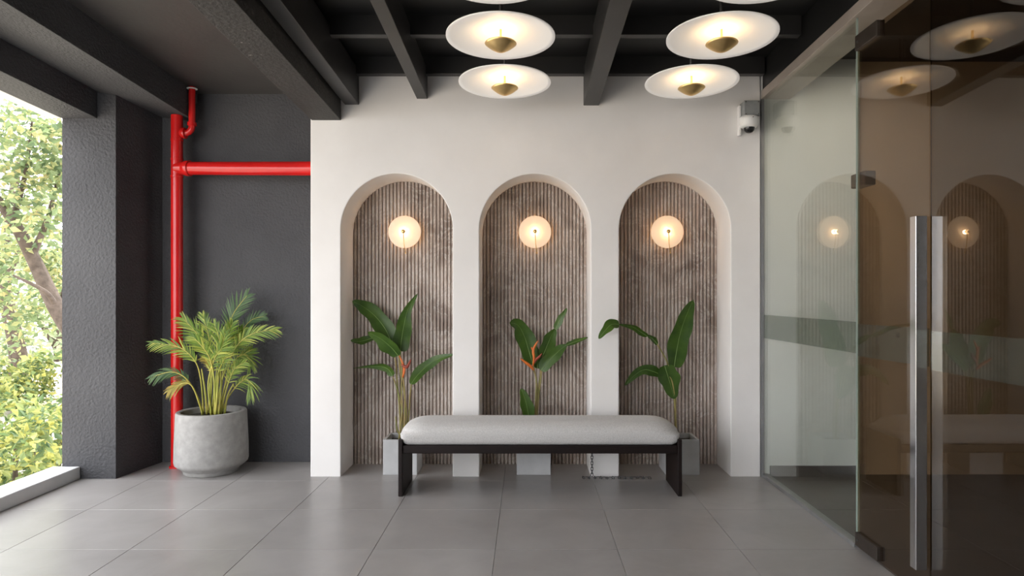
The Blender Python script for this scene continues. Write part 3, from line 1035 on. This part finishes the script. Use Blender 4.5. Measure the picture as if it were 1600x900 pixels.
def frond(ctrl, start=.45, llen=.16, n=22, mat=palm_leaf, droop=.25, dens=1.0, spread=.8, face=0.0):
    q = catmull([PP(*c) for c in ctrl], 10)
    q[0].z = .407
    L = len(q)
    o = MB().tube(q, [.0062 * (1 - .8 * i / L) for i in range(L)], 8).build('frond', palm_stem, None, True)
    child(o, palm)
    bm = bmesh.new()
    for k in range(n):
        t = start + (1 - start) * (k + .5) / n
        f = t * (L - 1)
        i = int(f)
        p = q[i].lerp(q[min(i + 1, L - 1)], f - i)
        tan = (q[min(i + 1, L - 1)] - q[max(i - 1, 0)]).normalized()
        s = (t - start) / (1 - start)
        ll = llen * (math.sin(math.pi * (.18 + .74 * s)) ** .7) * random.uniform(.85, 1.1)
        side0 = Vector((tan.z, 0, -tan.x))
        if side0.length < .05: side0 = Vector((1, 0, 0))
        side0.normalize()
        side0 = Matrix.Rotation(face, 3, tan) @ side0
        for sg in (-1, 1):
            if random.random() > dens: continue
            ang = random.uniform(.65, .85) * (1 - .55 * s)
            d = (tan * math.cos(ang) + side0 * sg * math.sin(ang) + Vector((0, random.uniform(-.25, .15), 0))).normalized()
            wv = d.cross(Vector((0, 1, 0)) + tan * .2)
            if wv.length < .1: wv = d.cross(Vector((0, 0, 1)))
            wv.normalize()
            wd = random.uniform(.0037, .0052)
            pts = []
            for m in range(5):
                u = m / 4
                c = p + d * (ll * u) + Vector((0, 0, -droop * ll * u * u))
                ww = wd * (math.sin(math.pi * (.2 + .78 * u)))
                pts.append((c - wv * ww, c + wv * ww))
            vv = [(bm.verts.new(a), bm.verts.new(b_)) for a, b_ in pts]
            for a, b_ in zip(vv, vv[1:]):
                bm.faces.new((a[0], a[1], b_[1], b_[0]))
    me = bpy.data.meshes.new('leaflets'); bm.to_mesh(me); bm.free()
    lf = link('leaflets', me, mat, o, False)
    lf['kind'] = 'stuff'
    return o


frond([(400, 835, -.02), (378, 600, -.05), (335, 480, -.08), (230, 395, -.1), (52, 368, -.1)], .45, .125, 20)
frond([(395, 835, -.04), (345, 700, -.08), (275, 600, -.1), (180, 562, -.12), (48, 598, -.12)], .42, .105, 16, palm_leaf_dark, .35)
frond([(390, 835, -.06), (340, 690, -.11), (300, 640, -.13), (240, 645, -.14), (165, 690, -.14)], .5, .085, 14, palm_leaf_yellow, .4)
frond([(430, 835, .02), (448, 560, .02), (425, 420, .01), (350, 300, 0), (262, 205, -.01)], .42, .165, 24)
frond([(440, 835, .0), (455, 600, .0), (450, 430, .0), (430, 310, .0), (395, 185, .0)], .42, .15, 22)
frond([(470, 835, -.03), (480, 620, -.05), (500, 450, -.07), (505, 340, -.07), (470, 245, -.06)], .40, .14, 22)
frond([(485, 835, .0), (505, 560, .0), (540, 400, .0), (560, 320, -.01), (590, 240, -.02)], .4, .14, 22)
frond([(500, 830, .05), (535, 520, .08), (560, 300, .09), (600, 170, .08), (690, 50, .05)], .52, .16, 20, palm_leaf_dark, .1)
frond([(480, 835, -.02), (528, 600, -.05), (615, 400, -.08), (720, 310, -.09), (880, 278, -.08)], .42, .135, 24)
frond([(520, 835, .0), (560, 740, .0), (630, 645, .0), (695, 615, .0), (715, 720, 0)], .4, .115, 18, palm_leaf, .5)
frond([(510, 830, .04), (555, 620, .06), (640, 510, .08), (720, 410, .08)], .4, .12, 18)
frond([(505, 830, .07), (580, 480, .1), (650, 300, .12), (720, 215, .13), (800, 190, .13)], .55, .09, 16, palm_leaf_dark, .1)
frond([(455, 835, -.05), (470, 640, -.09), (445, 520, -.12), (400, 470, -.14)], .5, .07, 12, palm_leaf_yellow, .3)
frond([(490, 835, -.05), (490, 600, -.1), (540, 470, -.14), (560, 380, -.15)], .4, .12, 18)
frond([(465, 835, .03), (520, 520, .05), (600, 380, .05), (660, 280, .03)], .4, .15, 22)
frond([(450, 835, -.07), (430, 640, -.11), (470, 480, -.15), (520, 400, -.17), (545, 300, -.18)], .35, .13, 20)
frond([(475, 835, -.08), (470, 620, -.12), (440, 470, -.16), (380, 380, -.18), (330, 330, -.18)], .45, .12, 20)
frond([(500, 835, .02), (560, 600, .04), (620, 470, .05), (690, 450, .05), (715, 520, .05)], .4, .12, 18)
frond([(515, 835, -.03), (560, 650, -.06), (610, 540, -.08), (670, 500, -.09)], .35, .11, 16)
# bare cane shoots
for ctrl in ([(420, 835, -.03), (410, 700, -.04), (385, 540, -.05)], [(450, 835, -.06), (440, 700, -.07), (448, 600, -.08)], [(500, 835, -.07), (515, 660, -.08), (510, 470, -.09)],
             [(480, 835, -.08), (492, 690, -.1), (500, 560, -.1)], [(540, 835, -.02), (560, 720, -.03), (600, 640, -.03)]):
    q = catmull([PP(*c) for c in ctrl], 8)
    q[0].z = .407
    child(MB().tube(q, [.0085 * (1 - .55 * i / len(q)) for i in range(len(q))], 8).build('cane', palm_stem, None, True), palm)

# ------------------------------------------------------------------ junction box and camera by the glass
jb = empty('junction_box', (1.505, YW, 2.50), 'square grey metal junction box on the wall above the dome camera', 'box')
child(MB().box(1.453, 1.557, 4.50, YW - .001, 2.446, 2.548, .002).build('housing', zinc_box), jb)
child(MB().box(1.456, 1.554, 4.497, 4.4995, 2.449, 2.545, .0008).build('cover_plate', zinc_box), jb)
for dx in (1.463, 1.547):
    for dz in (2.457, 2.538):
        s = MB().lathe([(0, .004), (.003, .003), (.004, 0), (0, 0)], 10, (dx, 4.497, dz), 'Y').build('screw', bronze)
        child(s, jb)
scm = empty('security_camera', (1.492, 4.53, 2.40), 'white dome security camera under the grey junction box', 'camera')
child(MB().box(1.437, 1.452, 4.56, YW - .001, 2.33, 2.53, .003).build('wall_plate', white_plastic), scm)
child(auto_smooth(MB().lathe([(0, 2.4455), (.056, 2.4455), (.064, 2.438), (.066, 2.425), (.060, 2.385), (.052, 2.374), (.036, 2.370), (0, 2.370)], 36, (1.494, 4.53, 0)).build('body', white_plastic), 40), scm)
child(MB().lathe([(.036, 2.374), (.036, 2.366), (.031, 2.350), (.020, 2.339), (.009, 2.335), (0, 2.334)], 32, (1.494, 4.525, 0)).build('dome', black_gloss, None, True), scm)
child(MB().lathe([(0, .003), (.003, .003), (.003, 0), (0, 0)], 10, (1.500, 4.4645, 2.428), 'Y').build('screw', black_gloss), scm)

# ------------------------------------------------------------------ chain behind the bench
chn = empty('chain', (.435, 4.545, 0), 'loose metal chain hanging behind the bench and trailing on the floor', 'chain')
path = [Vector((.437, 4.548, .262 - .0195 * k)) for k in range(13)]
lay = [Vector((.437 + .0205 * k, 4.55 + .006 * math.sin(k * .9), .0052)) for k in range(1, 20)]
lay2 = [Vector((.420 - .0205 * k, 4.55 + .004 * math.sin(k), .0052)) for k in range(0, 3)]
bm = bmesh.new()
def link_mesh():
    n = 14
    pts = []
    for k in range(n):
        a = 2 * math.pi * k / n
        pts.append(Vector((.0078 * math.cos(a), 0, (.0070 * math.sin(a)) + (.0065 if math.sin(a) >= 0 else -.0065))))
    mb = MB()
    rr = .0028
    rings = []
    for i, p in enumerate(pts):
        t = (pts[(i + 1) % n] - pts[i - 1]).normalized()
        nn = Vector((0, 1, 0)); bi = t.cross(nn)
        rings.append([mb.bm.verts.new(p + (nn * math.cos(2 * math.pi * k / 6) + bi * math.sin(2 * math.pi * k / 6)) * rr) for k in range(6)])
    for i in range(n):
        a, b_ = rings[i], rings[(i + 1) % n]
        for k in range(6):
            mb.bm.faces.new((a[k], a[(k + 1) % 6], b_[(k + 1) % 6], b_[k]))
    return mb
bm.free()
l0 = link_mesh().build('chain_link', chrome, None, True)
firstl = True
for kind, pl in (('v', path), ('h', lay), ('h', lay2)):
    for i, p in enumerate(pl):
        o = l0 if firstl else l0.copy()
        if not firstl: COL.objects.link(o)
        firstl = False
        o.location = p
        if kind == 'v':
            o.rotation_euler = (0, 0, R(90) * (i % 2) + R(20))
        else:
            o.rotation_euler = (R(15) if i % 2 else R(75), R(90), R(random.uniform(-18, 18)))
            if i % 2 == 0:
                o.location.z = .0075
        child(o, chn)

# ------------------------------------------------------------------ outside: ground, trees, shrubs
tag(MB().box(-60, -3.21, -30, 60, -0.9, -0.6).build('ground', ground_mat), 'pale dry ground outside the open window', 'ground', kind='structure')


def leaves_mesh(centers, n, size, flat=1.0):
    bm = bmesh.new()
    for _ in range(n):
        c, r = random.choice(centers)
        while True:
            d = Vector((random.uniform(-1, 1), random.uniform(-1, 1), random.uniform(-1, 1)))
            if d.length < 1: break
        p = Vector(c) + Vector((d.x * r, d.y * r, d.z * r * flat))
        s = size * random.uniform(.6, 1.25)
        ax = Vector((random.gauss(0, 1), random.gauss(0, 1), random.gauss(-.3, .7))).normalized()
        sd_ = ax.cross(Vector((random.gauss(0, 1), random.gauss(0, 1), random.gauss(0, 1)))).normalized()
        nn = ax.cross(sd_)
        a = bm.verts.new(p); t = bm.verts.new(p + ax * s - nn * s * .12)
        m = p + ax * s * .45
        l = bm.verts.new(m + sd_ * s * .27 + nn * s * .08); r_ = bm.verts.new(m - sd_ * s * .27 + nn * s * .08)
        bm.faces.new((a, l, t)); bm.faces.new((a, t, r_))
    return bm


def tree(name, label, cat, trunk, branches, blobs, n, size, mat, group=None, flat=1.0):
    root = empty(name, trunk[0][0], label, cat, group)
    q = catmull([p for p, r in trunk], 6)
    r0, r1 = trunk[0][1], trunk[-1][1]
    child(MB().tube(q, [r0 + (r1 - r0) * i / (len(q) - 1) for i in range(len(q))], 10).build('trunk', bark, None, True), root)
    for br in branches:
        qq = catmull([p for p in br[:-1]], 5)
        child(MB().tube(qq, [br[-1] * (1 - .75 * i / (len(qq) - 1)) for i in range(len(qq))], 8).build('branch', bark, None, True), root)
    bm = leaves_mesh(blobs, n, size, flat)
    me = bpy.data.meshes.new('foliage'); bm.to_mesh(me); bm.free()
    f = link('foliage', me, mat, None)
    f['kind'] = 'stuff'
    child(f, root)
    return root


GZ = -0.6
def W(x, y, Y):
    return px(x, y, Y)
# the leaning tree nearest the window
Y1 = 8.0
t1p = W(135, 560, Y1); t1b = Vector((t1p.x + .35, Y1, GZ))
tr1 = [(t1b, .13), (t1p, .12), (W(88, 480, Y1), .09), (W(50, 400, Y1), .08), (W(10, 330, Y1 - .2), .06), (W(-60, 250, Y1 - .3), .04)]
bl = []
rnd = random.Random(3)
for x, y, r in ((10, 330, .55), (60, 300, .5), (30, 230, .5), (90, 240, .45), (80, 190, .4), (20, 170, .45), (60, 380, .45), (20, 440, .5), (85, 420, .3), (-30, 260, .7), (-60, 380, .8), (70, 480, .35), (-10, 510, .5), (120, 330, .5), (150, 260, .5)):
    dd = 1.3 if (abs(x - 70) < 50 and 370 < y < 490) else 0
    bl.append((W(x, y, Y1 + dd + rnd.uniform(-.7, .7)), r))
tree('leafy_tree', 'leaning brown-trunked tree with yellow green leaves nearest the window', 'tree', tr1,
     [[W(50, 400, Y1), W(75, 340, Y1), W(95, 260, Y1 + .2), .045], [W(88, 480, Y1), W(70, 455, Y1 - .2), W(20, 430, Y1 - .4), .04],
      [W(20, 345, Y1), W(40, 270, Y1), W(50, 190, Y1 - .3), .04], [W(95, 490, Y1), W(110, 420, Y1 + .3), W(140, 330, Y1 + .5), .05]],
     bl, 3800, .11, tree_leaf)
Y2 = 13.0
p2 = W(20, 600, Y2)
bl = [(W(rnd.uniform(-120, 170), rnd.uniform(150, 560), Y2 + rnd.uniform(-1.2, 1.5)), rnd.uniform(.6, 1.1)) for _ in range(26)]
tree('leafy_tree', 'pale green tree standing behind the leaning tree', 'tree',
     [(Vector((p2.x, Y2, GZ)), .2), (p2 + Vector((.1, 0, .6)), .17), (W(5, 420, Y2), .13), (W(30, 250, Y2), .06)],
     [[W(8, 440, Y2), W(50, 350, Y2), W(80, 250, Y2), .07], [W(5, 420, Y2), W(-50, 330, Y2), W(-90, 240, Y2), .07]],
     bl, 4200, .15, tree_leaf2)
Y3 = 18.0
bl = [(W(rnd.uniform(-160, 190), rnd.uniform(330, 640), Y3 + rnd.uniform(-1.5, 1.5)), rnd.uniform(.9, 1.5)) for _ in range(20)]
p3 = W(100, 600, Y3)
tree('leafy_tree', 'farthest low tree filling the gap above the shrubs', 'tree',
     [(Vector((p3.x, Y3, GZ)), .22), (p3 + Vector((-.1, 0, .8)), .18), (W(90, 430, Y3), .1)],
     [[p3 + Vector((-.1, 0, .8)), W(40, 470, Y3), W(-20, 420, Y3), .09], [p3 + Vector((-.1, 0, .8)), W(130, 480, Y3), W(160, 400, Y3), .09]],
     bl, 5000, .2, tree_leaf2)
shr = [(18, 690, 5.6, .33, 'yellow leaved shrub right below the window sill'), (88, 655, 6.5, .33, 'yellow green shrub beside the charcoal column'),
       (-62, 650, 6.6, .36, 'broad shrub at the near end of the window'), (25, 590, 10.4, .42, 'green shrub behind the yellow leaved shrub'),
       (150, 560, 11.2, .38, 'tall green shrub at the foot of the far tree'), (-110, 560, 10.2, .42, 'dense green shrub under the leaning tree')]
for x, y, Y, r, lab in shr:
    c = W(x, y, Y)
    b0 = Vector((c.x, Y, GZ))
    blobs = []
    for k in range(9):
        a = k * 2.4
        blobs.append((Vector((c.x + r * .8 * math.cos(a), Y + r * .8 * math.sin(a), GZ + .1 + (c.z - GZ + r * .4) * (k + .5) / 9)), r * .55))
    root = tree('garden_shrub', lab, 'shrub', [(b0, .03), (Vector((c.x + .03, Y, (GZ + c.z) / 2)), .022), (Vector((c.x, Y + .04, c.z)), .012)],
                [[b0 + Vector((0, 0, .1)), b0 + Vector((r * .4, .05, (c.z - GZ) * .5)), Vector((c.x + r * .6, Y, c.z)), .014],
                 [b0 + Vector((0, 0, .1)), b0 + Vector((-r * .4, -.05, (c.z - GZ) * .5)), Vector((c.x - r * .6, Y, c.z)), .014]],
                blobs, 1500, .10 * (Y / 8) ** .5, shrub_leaf, 'shrubs outside the window')
